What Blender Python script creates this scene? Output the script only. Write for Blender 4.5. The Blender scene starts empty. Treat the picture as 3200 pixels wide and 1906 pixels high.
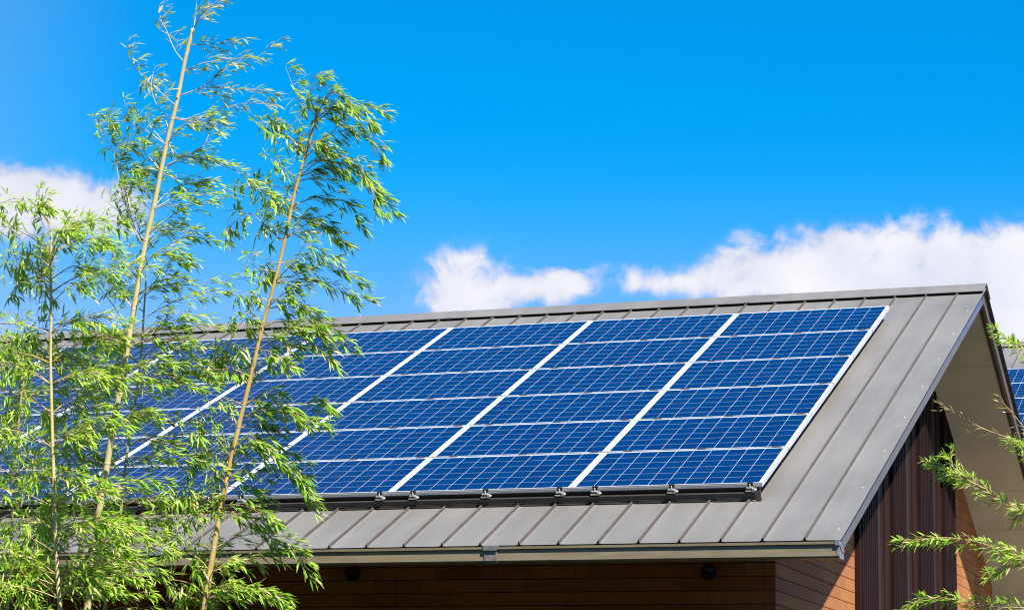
import bpy, math, random
from mathutils import Vector, Matrix, Euler
R = math.radians
scene = bpy.context.scene
col = scene.collection

# ------------------------------------------------------------------ camera
# metres; x runs along the ridge, y into the picture, z up; the origin is the lower right corner of the solar array
cam_d = bpy.data.cameras.new("camera")
cam = bpy.data.objects.new("camera", cam_d)
col.objects.link(cam)
cam_d.sensor_width = 36.0
cam_d.lens = 82.958
cam_d.clip_start = 0.1
cam_d.clip_end = 5000
rx = Vector((0.93882192, 0.34383299, 0.01980624))
ux = Vector((0.0498679, -0.19261481, 0.98000649))
fx = Vector((-0.34077354, 0.91906388, 0.19797723))
m = Matrix((rx, ux, -fx)).transposed().to_4x4()
m.translation = Vector((4.74408, -18.77853, -2.44789))
cam.matrix_world = m
scene.camera = cam

# ------------------------------------------------------------------ sun, sky, exposure
SUN = Vector((0.498, -0.383, 0.778)).normalized()
sun_d = bpy.data.lights.new("sun", 'SUN')
sun_d.energy = 5.0
sun_d.angle = R(0.53)
sun_d.color = (1.0, 0.955, 0.89)
sun = bpy.data.objects.new("sun", sun_d)
sun.rotation_euler = SUN.to_track_quat('Z', 'Y').to_euler()
sun.location = (20, -20, 40)
col.objects.link(sun)

scene.view_settings.view_transform = 'Standard'
scene.view_settings.look = 'None'
scene.view_settings.gamma = 1.0
scene.view_settings.use_curve_mapping = False
scene.view_settings.exposure = 1.0
scene.cycles.max_bounces = 6
scene.cycles.transparent_max_bounces = 4
scene.cycles.use_denoising = True
scene.cycles.pixel_filter_type = 'BLACKMAN_HARRIS'
scene.cycles.filter_width = 1.1

SKY_STR = 0.077
SKY_SAT = 1.65
SKY_GAIN = (1.0, 0.825, 0.98)
SKY_K, SKY_M = 0.405, 10.0
CLOUD_LIGHT = (6.2, 6.25, 6.5)
CLOUD_DARK = (4.05, 4.35, 5.5)
CL_AMP, CL_LO, CL_HI = 3.0, 0.28, 1.15
GAPX, GAPY, BUS = 0.0012, 0.00085, 0.04   # half widths of the white lines between cells
ROOF_A = (0.146, 0.138, 0.123)
ROOF_B = (0.184, 0.175, 0.159)
CELL_A = (0.000, 0.011, 0.060)
CELL_B = (0.000, 0.019, 0.090)
SOF_A, SOF_B = (0.47, 0.45, 0.35), (0.53, 0.51, 0.41)
PATH_A, PATH_B = (0.25, 0.225, 0.165), (0.34, 0.31, 0.23)
DENS = 0.50
CULMS = {
 'main': (-3.60, [(-4.121, -1.03), (-4.106, -0.79), (-4.085, -0.567), (-4.047, -0.286), (-4.013, -0.003), (-3.985, 0.211), (-3.945, 0.474), (-3.902, 0.795), (-3.861, 1.105), (-3.82, 1.416), (-3.758, 1.728), (-3.706, 2.042), (-3.666, 2.263), (-3.61, 2.515), (-3.558, 2.833), (-3.502, 3.087)]),
 'right': (-3.20, [(-3.394, -1.244), (-3.368, -1.034), (-3.331, -0.762), (-3.295, -0.52), (-3.234, -0.185), (-3.19, 0.029), (-3.151, 0.212), (-3.089, 0.488), (-3.011, 0.859), (-2.953, 1.075), (-2.867, 1.448), (-2.798, 1.824), (-2.725, 2.105), (-2.651, 2.388), (-2.631, 2.49)]),
 'left': (-4.05, [(-4.093, -1.314), (-4.12, -1.157), (-4.134, -1.052), (-4.162, -0.823), (-4.183, -0.616), (-4.208, -0.384), (-4.245, -0.033), (-4.274, 0.272), (-4.294, 0.485), (-4.311, 0.791), (-4.34, 1.224), (-4.354, 1.455)]),
 'green': (-3.35, [(-4.144, -1.263), (-4.101, -1.06), (-4.063, -0.778), (-4.05, -0.589), (-4.038, -0.325), (-4.015, -0.06), (-3.986, 0.156), (-3.96, 0.42), (-3.943, 0.664), (-3.939, 0.91), (-3.936, 1.157), (-3.933, 1.351)]),
 'tan': (-3.05, [(-5.157, -1.147), (-5.159, -0.855), (-5.164, -0.484), (-5.17, -0.187), (-5.166, 0.163), (-5.142, 0.516), (-5.118, 0.694), (-5.096, 0.807)]),
}
SPRAYS = {
 'main': [
  [(-3.572, 2.834), (-3.687, 2.958), (-3.803, 3.148), (-3.89, 3.262), (-3.94, 3.392)],
  [(-3.501, 3.071), (-3.521, 3.187), (-3.549, 3.337)],
  [(-3.501, 3.071), (-3.384, 3.174), (-3.197, 3.237), (-3.03, 3.334)],
  [(-3.523, 2.96), (-3.39, 2.941), (-3.234, 2.927), (-3.011, 2.929)],
  [(-3.569, 2.786), (-3.589, 2.771), (-3.454, 2.84), (-3.248, 2.87), (-3.043, 2.884), (-2.929, 3.002)],
  [(-3.599, 2.563), (-3.426, 2.628), (-3.271, 2.631), (-3.099, 2.617), (-2.955, 2.595)],
  [(-3.599, 2.563), (-3.443, 2.623), (-3.343, 2.702), (-3.228, 2.804), (-3.145, 2.861)],
  [(-3.661, 2.288), (-3.727, 2.412), (-3.84, 2.566), (-3.901, 2.701), (-3.908, 2.832)],
  [(-3.609, 2.483), (-3.719, 2.589), (-3.85, 2.729), (-3.914, 2.93)],
  [(-3.625, 2.394), (-3.5, 2.394), (-3.331, 2.454), (-3.162, 2.51), (-2.931, 2.507)],
  [(-3.624, 2.388), (-3.463, 2.343), (-3.288, 2.298), (-3.15, 2.255)],
  [(-3.667, 2.279), (-3.737, 2.275), (-3.874, 2.231)],
  [(-3.681, 2.025), (-3.553, 2.095), (-3.403, 2.179), (-3.359, 2.335), (-3.295, 2.425)],
  [(-3.681, 2.025), (-3.519, 2.092), (-3.38, 2.066), (-3.206, 2.006), (-2.996, 1.881), (-2.856, 1.762)],
  [(-3.954, 1.678), (-4.06, 1.94), (-4.17, 2.173), (-4.325, 2.379), (-4.411, 2.499)],
  [(-3.954, 1.678), (-4.032, 1.938), (-4.114, 2.136), (-4.19, 2.336), (-4.243, 2.502)],
  [(-3.904, 1.548), (-4.026, 1.842), (-4.073, 2.037), (-4.047, 2.196), (-3.908, 2.217)],
  [(-3.869, 1.546), (-3.987, 1.775), (-3.999, 1.968), (-3.934, 2.059), (-3.792, 2.017)],
  [(-3.827, 1.417), (-3.925, 1.612), (-3.954, 1.805), (-3.893, 1.96), (-3.736, 1.949)],
  [(-3.713, 1.979), (-3.614, 1.94), (-3.493, 1.932), (-3.422, 1.895)],
  [(-3.767, 1.697), (-3.602, 1.718), (-3.397, 1.736), (-3.074, 1.746)],
  [(-3.767, 1.697), (-3.642, 1.816), (-3.51, 1.933)],
  [(-3.798, 1.51), (-3.597, 1.623), (-3.394, 1.689), (-3.124, 1.718)],
  [(-3.82, 1.416), (-3.661, 1.533), (-3.488, 1.522), (-3.314, 1.449)],
  [(-3.861, 1.105), (-3.994, 1.301), (-4.109, 1.465), (-4.294, 1.604), (-4.398, 1.579)],
  [(-3.837, 1.292), (-3.652, 1.375), (-3.483, 1.428), (-3.35, 1.482)],
  [(-3.875, 1.043), (-3.707, 1.128), (-3.578, 1.277), (-3.407, 1.267)],
  [(-3.875, 1.043), (-3.638, 1.124), (-3.398, 1.111), (-2.996, 1.151)],
  [(-3.902, 0.795), (-3.695, 0.909), (-3.46, 0.99), (-3.224, 1.009), (-2.956, 1.01)],
  [(-3.902, 0.795), (-4.045, 0.989), (-4.16, 1.152), (-4.205, 1.313)],
  [(-3.922, 0.672), (-3.722, 0.786), (-3.522, 0.87), (-3.215, 0.824)],
 ],
 'right': [
  [(-2.636, 2.435), (-2.724, 2.516), (-2.813, 2.595), (-2.923, 2.75), (-3.024, 2.932)],
  [(-2.636, 2.451), (-2.676, 2.583), (-2.647, 2.71), (-2.579, 2.737)],
  [(-2.635, 2.419), (-2.571, 2.51), (-2.489, 2.584), (-2.369, 2.542), (-2.196, 2.4), (-2.075, 2.279)],
  [(-2.635, 2.419), (-2.535, 2.475), (-2.418, 2.498), (-2.232, 2.467), (-2.08, 2.423)],
  [(-2.651, 2.388), (-2.535, 2.459), (-2.365, 2.43), (-2.243, 2.308), (-2.172, 2.192), (-2.136, 2.11)],
  [(-2.71, 2.168), (-2.817, 2.273), (-2.906, 2.344), (-2.992, 2.357)],
  [(-2.696, 2.231), (-2.802, 2.336), (-2.874, 2.406), (-2.943, 2.411)],
  [(-2.709, 2.152), (-2.661, 2.229), (-2.558, 2.189), (-2.471, 2.119)],
  [(-2.725, 2.105), (-2.593, 2.224), (-2.461, 2.293), (-2.395, 2.336), (-2.258, 2.262)],
  [(-2.739, 2.043), (-2.622, 2.082), (-2.452, 2.054), (-2.315, 1.981)],
  [(-2.753, 1.98), (-2.587, 2.064), (-2.352, 2.078), (-2.181, 1.971), (-2.076, 1.806), (-1.987, 1.613)],
  [(-2.753, 1.98), (-2.552, 2.029), (-2.315, 1.981), (-2.16, 1.837), (-2.04, 1.726)],
  [(-2.797, 1.792), (-2.886, 1.893), (-3.026, 1.951), (-3.173, 2.009)],
  [(-2.797, 1.792), (-2.918, 1.832), (-3.057, 1.873), (-3.16, 1.88)],
  [(-2.805, 1.761), (-2.696, 1.817), (-2.562, 1.855), (-2.407, 1.766), (-2.369, 1.637)],
  [(-2.868, 1.479), (-2.975, 1.581), (-3.118, 1.701), (-3.217, 1.612), (-3.254, 1.519)],
  [(-2.868, 1.479), (-3.011, 1.615), (-3.12, 1.749), (-3.054, 1.809)],
  [(-2.862, 1.495), (-2.738, 1.598), (-2.603, 1.621), (-2.43, 1.484)],
  [(-2.862, 1.495), (-2.741, 1.677), (-2.604, 1.637), (-2.5, 1.551)],
  [(-2.92, 1.262), (-3.029, 1.268), (-3.084, 1.334)],
  [(-2.94, 1.168), (-2.757, 1.253), (-2.558, 1.335), (-2.32, 1.197)],
  [(-2.94, 1.168), (-2.76, 1.316), (-2.63, 1.434), (-2.39, 1.294)],
  [(-2.94, 1.168), (-2.754, 1.19), (-2.519, 1.177), (-2.298, 1.066)],
  [(-2.983, 0.982), (-2.817, 1.084), (-2.679, 0.998), (-2.504, 0.804), (-2.368, 0.536)],
  [(-2.983, 0.982), (-2.813, 0.99), (-2.608, 0.901), (-2.368, 0.705)],
  [(-3.011, 0.859), (-3.118, 0.958), (-3.216, 0.869)],
  [(-3.044, 0.689), (-3.241, 0.682), (-3.382, 0.751), (-3.483, 0.692)],
  [(-3.032, 0.735), (-2.87, 0.727), (-2.698, 0.642), (-2.571, 0.807), (-2.368, 0.705)],
  [(-3.043, 0.673), (-2.803, 0.756), (-2.671, 0.811), (-2.464, 0.617)],
  [(-3.043, 0.673), (-2.899, 0.636), (-2.761, 0.552), (-2.692, 0.503)],
  [(-3.095, 0.473), (-3.234, 0.525), (-3.405, 0.517), (-3.684, 0.575)],
  [(-3.105, 0.396), (-3.27, 0.558), (-3.445, 0.628), (-3.509, 0.537)],
  [(-3.126, 0.258), (-2.954, 0.344), (-2.782, 0.261), (-2.677, 0.135)],
  [(-3.149, 0.166), (-2.947, 0.19), (-2.713, 0.197), (-2.583, 0.284), (-2.482, 0.235)],
  [(-3.149, 0.166), (-2.948, 0.205), (-2.712, 0.166), (-2.543, 0.1), (-2.382, 0.034)],
  [(-3.162, 0.089), (-3.01, 0.084), (-2.903, -0.042), (-2.799, -0.136)],
  [(-3.218, -0.149), (-3.374, -0.089), (-3.513, -0.054), (-3.722, -0.017)],
  [(-3.218, -0.149), (-3.311, 0.002), (-3.415, 0.036)],
  [(-3.209, -0.124), (-3.072, -0.036), (-2.935, -0.071), (-2.798, -0.167)],
  [(-3.232, -0.216), (-3.035, -0.099), (-2.831, -0.166), (-2.627, -0.262), (-2.558, -0.354)],
  [(-3.243, -0.277), (-3.438, -0.18), (-3.58, -0.083), (-3.679, -0.173)],
  [(-3.251, -0.307), (-3.094, -0.281), (-2.828, -0.226), (-2.69, -0.351), (-2.601, -0.498)],
  [(-3.26, -0.337), (-3.123, -0.371), (-3.021, -0.404)],
  [(-3.265, -0.368), (-3.429, -0.364), (-3.598, -0.391), (-3.774, -0.325)],
  [(-3.285, -0.52), (-3.426, -0.425), (-3.53, -0.392), (-3.664, -0.451)],
  [(-3.285, -0.52), (-3.08, -0.585), (-2.906, -0.739), (-2.77, -0.801), (-2.671, -0.966)],
  [(-3.285, -0.52), (-3.118, -0.493), (-2.947, -0.557), (-2.844, -0.619)],
  [(-3.314, -0.611), (-3.419, -0.548), (-3.589, -0.575), (-3.795, -0.571)],
  [(-3.357, -0.98), (-3.198, -0.915), (-3.034, -0.857), (-2.868, -0.844)],
  [(-3.357, -0.98), (-3.436, -0.882), (-3.576, -0.819), (-3.749, -0.786)],
  [(-3.387, -1.184), (-3.188, -1.126), (-2.989, -1.097), (-2.755, -1.159)],
  [(-3.387, -1.184), (-3.157, -1.081), (-2.921, -1.128), (-2.851, -1.218)],
  [(-3.382, -1.154), (-3.495, -1.063), (-3.667, -1.031), (-3.806, -0.999)],
 ],
 'left': [
  [(-4.355, 1.455), (-4.382, 1.537), (-4.45, 1.62), (-4.597, 1.714), (-4.788, 1.674)],
  [(-4.374, 1.521), (-4.414, 1.602), (-4.472, 1.684), (-4.515, 1.797)],
  [(-4.382, 1.537), (-4.434, 1.635), (-4.366, 1.661), (-4.274, 1.593)],
  [(-4.34, 1.224), (-4.225, 1.372), (-4.093, 1.457), (-3.888, 1.475), (-3.631, 1.428)],
  [(-4.34, 1.224), (-4.258, 1.343), (-4.16, 1.43), (-4.037, 1.392)],
  [(-4.338, 1.193), (-4.498, 1.295), (-4.603, 1.302), (-4.736, 1.2)],
  [(-4.336, 1.162), (-4.426, 1.26), (-4.535, 1.329), (-4.575, 1.393)],
  [(-4.332, 1.1), (-4.144, 1.182), (-4.004, 1.143)],
  [(-4.328, 1.038), (-4.487, 1.14), (-4.625, 1.116), (-4.762, 1.061)],
  [(-4.319, 0.915), (-4.134, 1.028), (-3.962, 1.019)],
 ],
 'green': [
  [(-3.933, 1.351), (-3.945, 1.447), (-3.976, 1.609)],
  [(-3.939, 1.096), (-3.776, 1.183), (-3.645, 1.334), (-3.505, 1.294)],
  [(-3.939, 0.97), (-4.088, 1.104), (-4.233, 1.176)],
  [(-3.94, 0.749), (-3.759, 0.866), (-3.622, 0.891), (-3.413, 0.85)],
  [(-3.94, 0.686), (-4.104, 0.788), (-4.244, 0.763)],
  [(-3.949, 0.529), (-3.747, 0.646), (-3.575, 0.67)],
  [(-3.96, 0.42), (-3.74, 0.521), (-3.501, 0.573), (-3.198, 0.653)],
  [(-3.973, 0.343), (-4.119, 0.442), (-4.258, 0.416)],
 ],
 'tan': [
  [(-5.096, 0.807), (-5.082, 0.921), (-5.052, 1.018)],
  [(-5.1, 0.758), (-5.226, 0.862), (-5.357, 0.868)],
  [(-5.118, 0.694), (-4.999, 0.786), (-4.886, 0.749)],
 ],
}
RIGHT_CULM = [(2.778, -1.869), (2.782, -1.304), (2.785, -0.783), (2.793, -0.255), (2.802, 0.226), (2.809, 0.605)]
RIGHT_SPRAYS = [
 ('bare', [(2.79, -0.348), (2.616, -0.257), (2.533, -0.212), (2.363, -0.142), (2.179, -0.034), (2.054, 0.05)]),
 ('leafy', [(2.778, -0.835), (2.606, -0.695), (2.472, -0.605), (2.303, -0.497), (2.185, -0.438), (2.079, -0.395), (1.986, -0.333)]),
 ('leafy', [(2.368, -0.536), (2.238, -0.466), (2.146, -0.37), (2.134, -0.275)]),
 ('leafy', [(2.773, -1.057), (2.599, -0.984), (2.504, -0.949), (2.296, -0.872), (2.112, -0.842), (1.947, -0.845), (1.804, -0.867)]),
 ('leafy', [(2.772, -1.096), (2.599, -0.995), (2.489, -1.027), (2.397, -1.079)]),
 ('leafy', [(2.766, -1.304), (2.592, -1.297), (2.431, -1.291), (2.276, -1.261), (2.126, -1.229), (1.922, -1.227), (1.772, -1.303)]),
 ('leafy', [(2.803, 0.146), (2.701, 0.258), (2.629, 0.342), (2.572, 0.385), (2.494, 0.457)]),
 ('bare', [(2.79, -0.361), (2.689, -0.238), (2.618, -0.143), (2.562, -0.06), (2.511, -0.005)]),
 ('leafy', [(2.788, -0.44), (2.687, -0.331), (2.636, -0.29), (2.571, -0.261)]),
 ('leafy', [(2.779, -0.809), (2.678, -0.702), (2.606, -0.661), (2.548, -0.731)]),
]
CLOUDS = [
 (-31.70, 13.47, 1.70, 0.64, 1.00),
 (-32.61, 13.83, 1.20, 0.44, 0.90),
 (-30.59, 13.27, 1.10, 0.54, 1.00),
 (-31.46, 12.83, 1.30, 0.36, 0.70),
 (-33.54, 13.13, 1.20, 0.66, 1.00),
 (-32.69, 10.60, 0.60, 0.40, 0.40),
 (-22.10, 11.90, 0.80, 0.50, 0.95),
 (-21.35, 12.54, 0.74, 0.48, 0.95),
 (-20.46, 11.76, 1.20, 0.46, 1.00),
 (-19.55, 11.97, 0.82, 0.42, 1.00),
 (-18.94, 12.18, 0.42, 0.34, 0.70),
 (-21.62, 11.36, 1.10, 0.32, 0.90),
 (-18.18, 12.32, 0.60, 0.25, 0.30),
 (-17.16, 11.98, 1.00, 0.24, 0.36),
 (-16.34, 11.99, 1.10, 0.32, 0.80),
 (-15.03, 12.21, 1.00, 0.46, 0.95),
 (-13.71, 12.44, 1.20, 0.54, 1.05),
 (-12.20, 12.65, 1.40, 0.58, 1.05),
 (-10.70, 12.81, 1.40, 0.62, 1.05),
 (-9.22, 12.55, 1.40, 0.58, 1.05),
 (-7.94, 12.59, 1.10, 0.56, 1.00),
 (-7.77, 11.61, 1.90, 1.20, 1.20),
 (-10.12, 11.81, 3.19, 0.78, 1.10),
 (-12.91, 11.84, 2.99, 0.42, 0.90),
 (-7.99, 10.55, 1.50, 0.80, 1.00),
 (-5.82, 12.24, 2.00, 1.10, 1.20),
 (-14.32, 13.10, 0.75, 0.26, 0.40),
 (-17.16, 12.38, 0.50, 0.22, 0.25),
 (-18.28, 12.47, 0.40, 0.20, 0.25),
 (-10.39, 13.43, 0.60, 0.22, 0.45),
]
BATTEN_Y = [3.686, 3.79, 4.576, 4.704, 4.98, 5.062, 5.363, 6.093, 6.237, 6.529, 6.604, 6.885, 7.685, 7.786, 8.072, 8.134, 8.406, 9.165]
# P2 [-1.571 25.1    5.285]


class NT:
    """tiny node-tree writer: numbers and sockets can be mixed freely as inputs"""
    def __init__(self, tree):
        self.t = tree
        self.n = tree.nodes
        self.l = tree.links
    def put(self, sock, v):
        if hasattr(v, 'is_output') or isinstance(v, bpy.types.NodeSocket):
            self.l.new(v, sock)
        elif v is not None:
            if isinstance(v, (tuple, list)) and len(v) == 3 and sock.type == 'RGBA':
                v = (*v, 1.0)
            sock.default_value = v
    def math(self, op, a, b=None, c=None, clamp=False):
        n = self.n.new('ShaderNodeMath'); n.operation = op; n.use_clamp = clamp
        for i, v in enumerate((a, b, c)):
            if v is not None: self.put(n.inputs[i], v)
        return n.outputs[0]
    def vmath(self, op, a, b=None, out=0):
        n = self.n.new('ShaderNodeVectorMath'); n.operation = op
        self.put(n.inputs[0], a)
        if b is not None: self.put(n.inputs[1], b)
        return n.outputs[out]
    def mix(self, f, a, b, mode='MIX'):
        n = self.n.new('ShaderNodeMix'); n.data_type = 'RGBA'; n.blend_type = mode
        self.put(n.inputs[0], f); self.put(n.inputs[6], a); self.put(n.inputs[7], b)
        return n.outputs[2]
    def ss(self, v, lo, hi, a=0.0, b=1.0):
        n = self.n.new('ShaderNodeMapRange'); n.interpolation_type = 'SMOOTHSTEP'
        self.put(n.inputs[0], v)
        for i, q in zip((1, 2, 3, 4), (lo, hi, a, b)): n.inputs[i].default_value = q
        return n.outputs[0]
    def lin(self, v, lo, hi, a=0.0, b=1.0):
        n = self.n.new('ShaderNodeMapRange')
        self.put(n.inputs[0], v)
        for i, q in zip((1, 2, 3, 4), (lo, hi, a, b)): n.inputs[i].default_value = q
        return n.outputs[0]
    def noise(self, vec, scale, detail=4, rough=0.55, dist=0.0):
        n = self.n.new('ShaderNodeTexNoise')
        self.put(n.inputs['Vector'], vec)
        n.inputs['Scale'].default_value = scale; n.inputs['Detail'].default_value = detail
        n.inputs['Roughness'].default_value = rough; n.inputs['Distortion'].default_value = dist
        return n.outputs[0]
    def white(self, vec):
        n = self.n.new('ShaderNodeTexWhiteNoise'); n.noise_dimensions = '3D'
        self.put(n.inputs['Vector'], vec)
        return n.outputs['Value']
    def xyz(self, v):
        n = self.n.new('ShaderNodeSeparateXYZ'); self.put(n.inputs[0], v)
        return n.outputs[0], n.outputs[1], n.outputs[2]
    def comb(self, x, y, z):
        n = self.n.new('ShaderNodeCombineXYZ')
        for i, v in enumerate((x, y, z)): self.put(n.inputs[i], v)
        return n.outputs[0]
    def scale3(self, v, s):
        return self.vmath('MULTIPLY', v, s)
    def obj(self):
        return self.n.new('ShaderNodeTexCoord').outputs['Object']
    def ramp(self, f, stops):
        n = self.n.new('ShaderNodeValToRGB'); self.put(n.inputs[0], f)
        e = n.color_ramp.elements
        while len(e) < len(stops): e.new(0.5)
        for q, (p, c) in zip(e, stops):
            q.position = p; q.color = (*c, 1.0)
        return n.outputs[0]
    def bump(self, h, strength=0.3, dist=0.01):
        n = self.n.new('ShaderNodeBump'); n.inputs['Strength'].default_value = strength
        n.inputs['Distance'].default_value = dist; self.put(n.inputs['Height'], h)
        return n.outputs[0]

# world: physical sky, with fair-weather clouds placed by azimuth and elevation (degrees)
world = bpy.data.worlds.new("World")
scene.world = world
world.use_nodes = True
W = NT(world.node_tree)
W.n.clear()
sky = W.n.new('ShaderNodeTexSky')
sky.sky_type = 'NISHITA'
sky.sun_disc = False
sky.sun_elevation = math.asin(SUN.z)
sky.sun_rotation = math.atan2(SUN.x, SUN.y)
sky.altitude = 0
sky.air_density = 1.0
sky.dust_density = 0.25
sky.ozone_density = 4.0
lum = W.vmath('DOT_PRODUCT', sky.outputs[0], (0.2126, 0.7152, 0.0722), out=1)
dif = W.vmath('SUBTRACT', sky.outputs[0], W.comb(lum, lum, lum))
deep = W.vmath('ADD', W.vmath('MULTIPLY', dif, (SKY_SAT, SKY_SAT, SKY_SAT)), W.comb(lum, lum, lum))
deep = W.vmath('MULTIPLY', W.vmath('MAXIMUM', deep, (0.0, 0.0, 0.0)), SKY_GAIN)
# clear dry air: hardly any red overhead, a little more towards the horizon
cr, cg, cb = W.xyz(deep)
red = W.math('SMOOTH_MAX', W.math('MINIMUM', W.math('MULTIPLY', W.math('SUBTRACT', cr, W.math('MULTIPLY', cg, SKY_K)), SKY_M), cr), 0.0, 0.5)
deep = W.comb(red, cg, cb)
d = W.n.new('ShaderNodeTexCoord').outputs['Generated']
dx, dy, dz = W.xyz(d)
az = W.math('MULTIPLY', W.math('ARCTAN2', dx, dy), 57.29578)
el = W.math('MULTIPLY', W.math('ARCSINE', dz), 57.29578)
warp = W.n.new('ShaderNodeTexNoise')
W.put(warp.inputs['Vector'], d)
warp.inputs['Scale'].default_value = 42; warp.inputs['Detail'].default_value = 3
wv = W.vmath('SCALE', W.vmath('SUBTRACT', warp.outputs['Color'], (0.5, 0.5, 0.5)))
wv.node.inputs['Scale'].default_value = 1.3
ae = W.vmath('ADD', W.comb(az, el, 0.0), W.vmath('MULTIPLY', wv, (1.0, 0.55, 0.0)))
field = None
for a, e, ra, re, w in CLOUDS:
    q = W.vmath('MULTIPLY', W.vmath('SUBTRACT', ae, (a, e, 0.0)), (1 / ra, 1 / re, 0.0))
    r2 = W.vmath('DOT_PRODUCT', q, q, out=1)
    g = W.math('MULTIPLY', W.math('POWER', 0.36, r2), w)
    field = g if field is None else W.math('ADD', field, g)
field = W.math('MINIMUM', field, 1.6)
n1 = W.noise(d, 62, 9, 0.60, 0.35)
n2 = W.noise(W.vmath('ADD', d, (3.1, 1.7, 0.4)), 26, 5, 0.5)
dens = W.math('ADD', field, W.math('MULTIPLY', W.math('MULTIPLY', W.math('SUBTRACT', n1, 0.5), CL_AMP), W.ss(field, 0.02, 0.45)))
alpha = W.math('ADD', W.math('MULTIPLY', W.ss(dens, 0.08, 0.65), 0.24), W.math('MULTIPLY', W.ss(dens, CL_LO, CL_HI), 0.76))
shade = W.math('ADD', W.ss(dens, 0.5, 1.5, 0.0, 0.65), W.math('MULTIPLY', W.math('SUBTRACT', n2, 0.45), 1.9), clamp=True)
ccol = W.mix(shade, CLOUD_DARK, CLOUD_LIGHT)
veil = W.math('MULTIPLY', W.ss(az, -29.0, -36.0), 0.16)
fin = W.mix(alpha, W.mix(veil, deep, CLOUD_DARK), ccol)
bg = W.n.new('ShaderNodeBackground')
bg.inputs['Strength'].default_value = SKY_STR
W.l.new(fin, bg.inputs['Color'])
wo = W.n.new('ShaderNodeOutputWorld')
W.l.new(bg.outputs[0], wo.inputs['Surface'])

# ------------------------------------------------------------------ materials
def material(name, rough=0.5, metal=0.0, spec=0.5):
    mt = bpy.data.materials.new(name); mt.use_nodes = True
    b = mt.node_tree.nodes['Principled BSDF']
    b.inputs['Roughness'].default_value = rough
    b.inputs['Metallic'].default_value = metal
    b.inputs['Specular IOR Level'].default_value = spec
    return mt, NT(mt.node_tree), b

def mottled(name, c1, c2, scale=6.0, rough=0.5, metal=0.0, stretch=(1, 1, 1), bump=0.0, spec=0.5, detail=5):
    mt, N, b = material(name, rough, metal, spec)
    v = N.scale3(N.obj(), stretch)
    f = N.ss(N.noise(v, scale, detail, 0.6), 0.3, 0.7)
    N.put(b.inputs['Base Color'], N.mix(f, c1, c2))
    if bump: N.put(b.inputs['Normal'], N.bump(N.noise(v, scale * 6, 3), bump, 0.005))
    return mt

# painted steel sheet of the roof: warm grey, weather streaks that run down the slope
M_roof, N, b = material('roof_steel', 0.45, 0.0, 0.25)
o = N.obj()
f1 = N.noise(N.scale3(o, (1.0, 0.16, 0.16)), 5.0, 5, 0.6)
f2 = N.noise(o, 0.9, 4, 0.55)
f3 = N.noise(o, 55.0, 3, 0.6)
f = N.math('ADD', N.math('MULTIPLY', f1, 0.45), N.math('ADD', N.math('MULTIPLY', f2, 0.4), N.math('MULTIPLY', f3, 0.15)))

N.put(b.inputs['Base Color'], N.mix(N.ss(f, 0.36, 0.64), ROOF_A, ROOF_B))
N.put(b.inputs['Roughness'], N.lin(f2, 0.3, 0.7, 0.36, 0.52))
N.put(b.inputs['Normal'], N.bump(N.noise(N.scale3(o, (1.0, 0.3, 0.3)), 3.0, 2), 0.25, 0.006))

M_seamshade = mottled('seam_shaded', (0.085, 0.070, 0.064), (0.105, 0.088, 0.080), 6, 0.5, 0.0, (1, 1, 1), 0.0, 0.2)  # roof paint darkened: shade of the seam sides put into the colour
M_dark = mottled('dark_steel', (0.030, 0.027, 0.025), (0.042, 0.038, 0.036), 8, 0.5)
M_black = mottled('black_closure_and_shade', (0.010, 0.010, 0.011), (0.016, 0.016, 0.016), 8, 0.6)  # also colours in the shade on the deck underside and rake strips
M_fascia = mottled('fascia_steel', (0.105, 0.090, 0.082), (0.125, 0.108, 0.10), 3, 0.28)
M_gutter = mottled('gutter_bronze', (0.190, 0.152, 0.088), (0.240, 0.198, 0.125), 7, 0.45, 0.0, (0.5, 1, 3))
M_collar = mottled('gutter_collar', (0.16, 0.135, 0.125), (0.24, 0.21, 0.20), 40, 0.5, 0.2)
M_capmetal = mottled('end_cap_metal', (0.20, 0.197, 0.20), (0.29, 0.286, 0.29), 30, 0.35, 0.3)
M_alu = mottled('anodised_aluminium', (0.56, 0.57, 0.58), (0.70, 0.71, 0.72), 9, 0.42, 0.35, (1, 8, 8))
M_clamp = mottled('galvanised_clamp', (0.42, 0.41, 0.38), (0.60, 0.59, 0.56), 60, 0.4, 0.5)
M_rail = mottled('dark_rail', (0.045, 0.040, 0.037), (0.06, 0.055, 0.05), 9, 0.45, 0.1)
M_pipe = mottled('dark_pipe', (0.03, 0.024, 0.021), (0.045, 0.036, 0.03), 9, 0.5)
M_band = mottled('pipe_band_steel', (0.4, 0.4, 0.38), (0.6, 0.6, 0.58), 20, 0.4, 0.5)
M_screw = mottled('screw_head', (0.7, 0.69, 0.66), (0.85, 0.84, 0.8), 20, 0.4)
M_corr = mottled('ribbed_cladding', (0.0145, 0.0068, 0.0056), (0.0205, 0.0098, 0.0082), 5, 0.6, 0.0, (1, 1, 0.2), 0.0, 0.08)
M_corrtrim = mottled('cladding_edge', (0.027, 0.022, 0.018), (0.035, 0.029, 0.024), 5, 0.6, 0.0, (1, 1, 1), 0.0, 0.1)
M_brown = mottled('brown_board', (0.019, 0.0078, 0.0046), (0.030, 0.0126, 0.0076), 3, 0.6, 0.0, (1, 1, 0.25), 0.0, 0.08)

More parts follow.
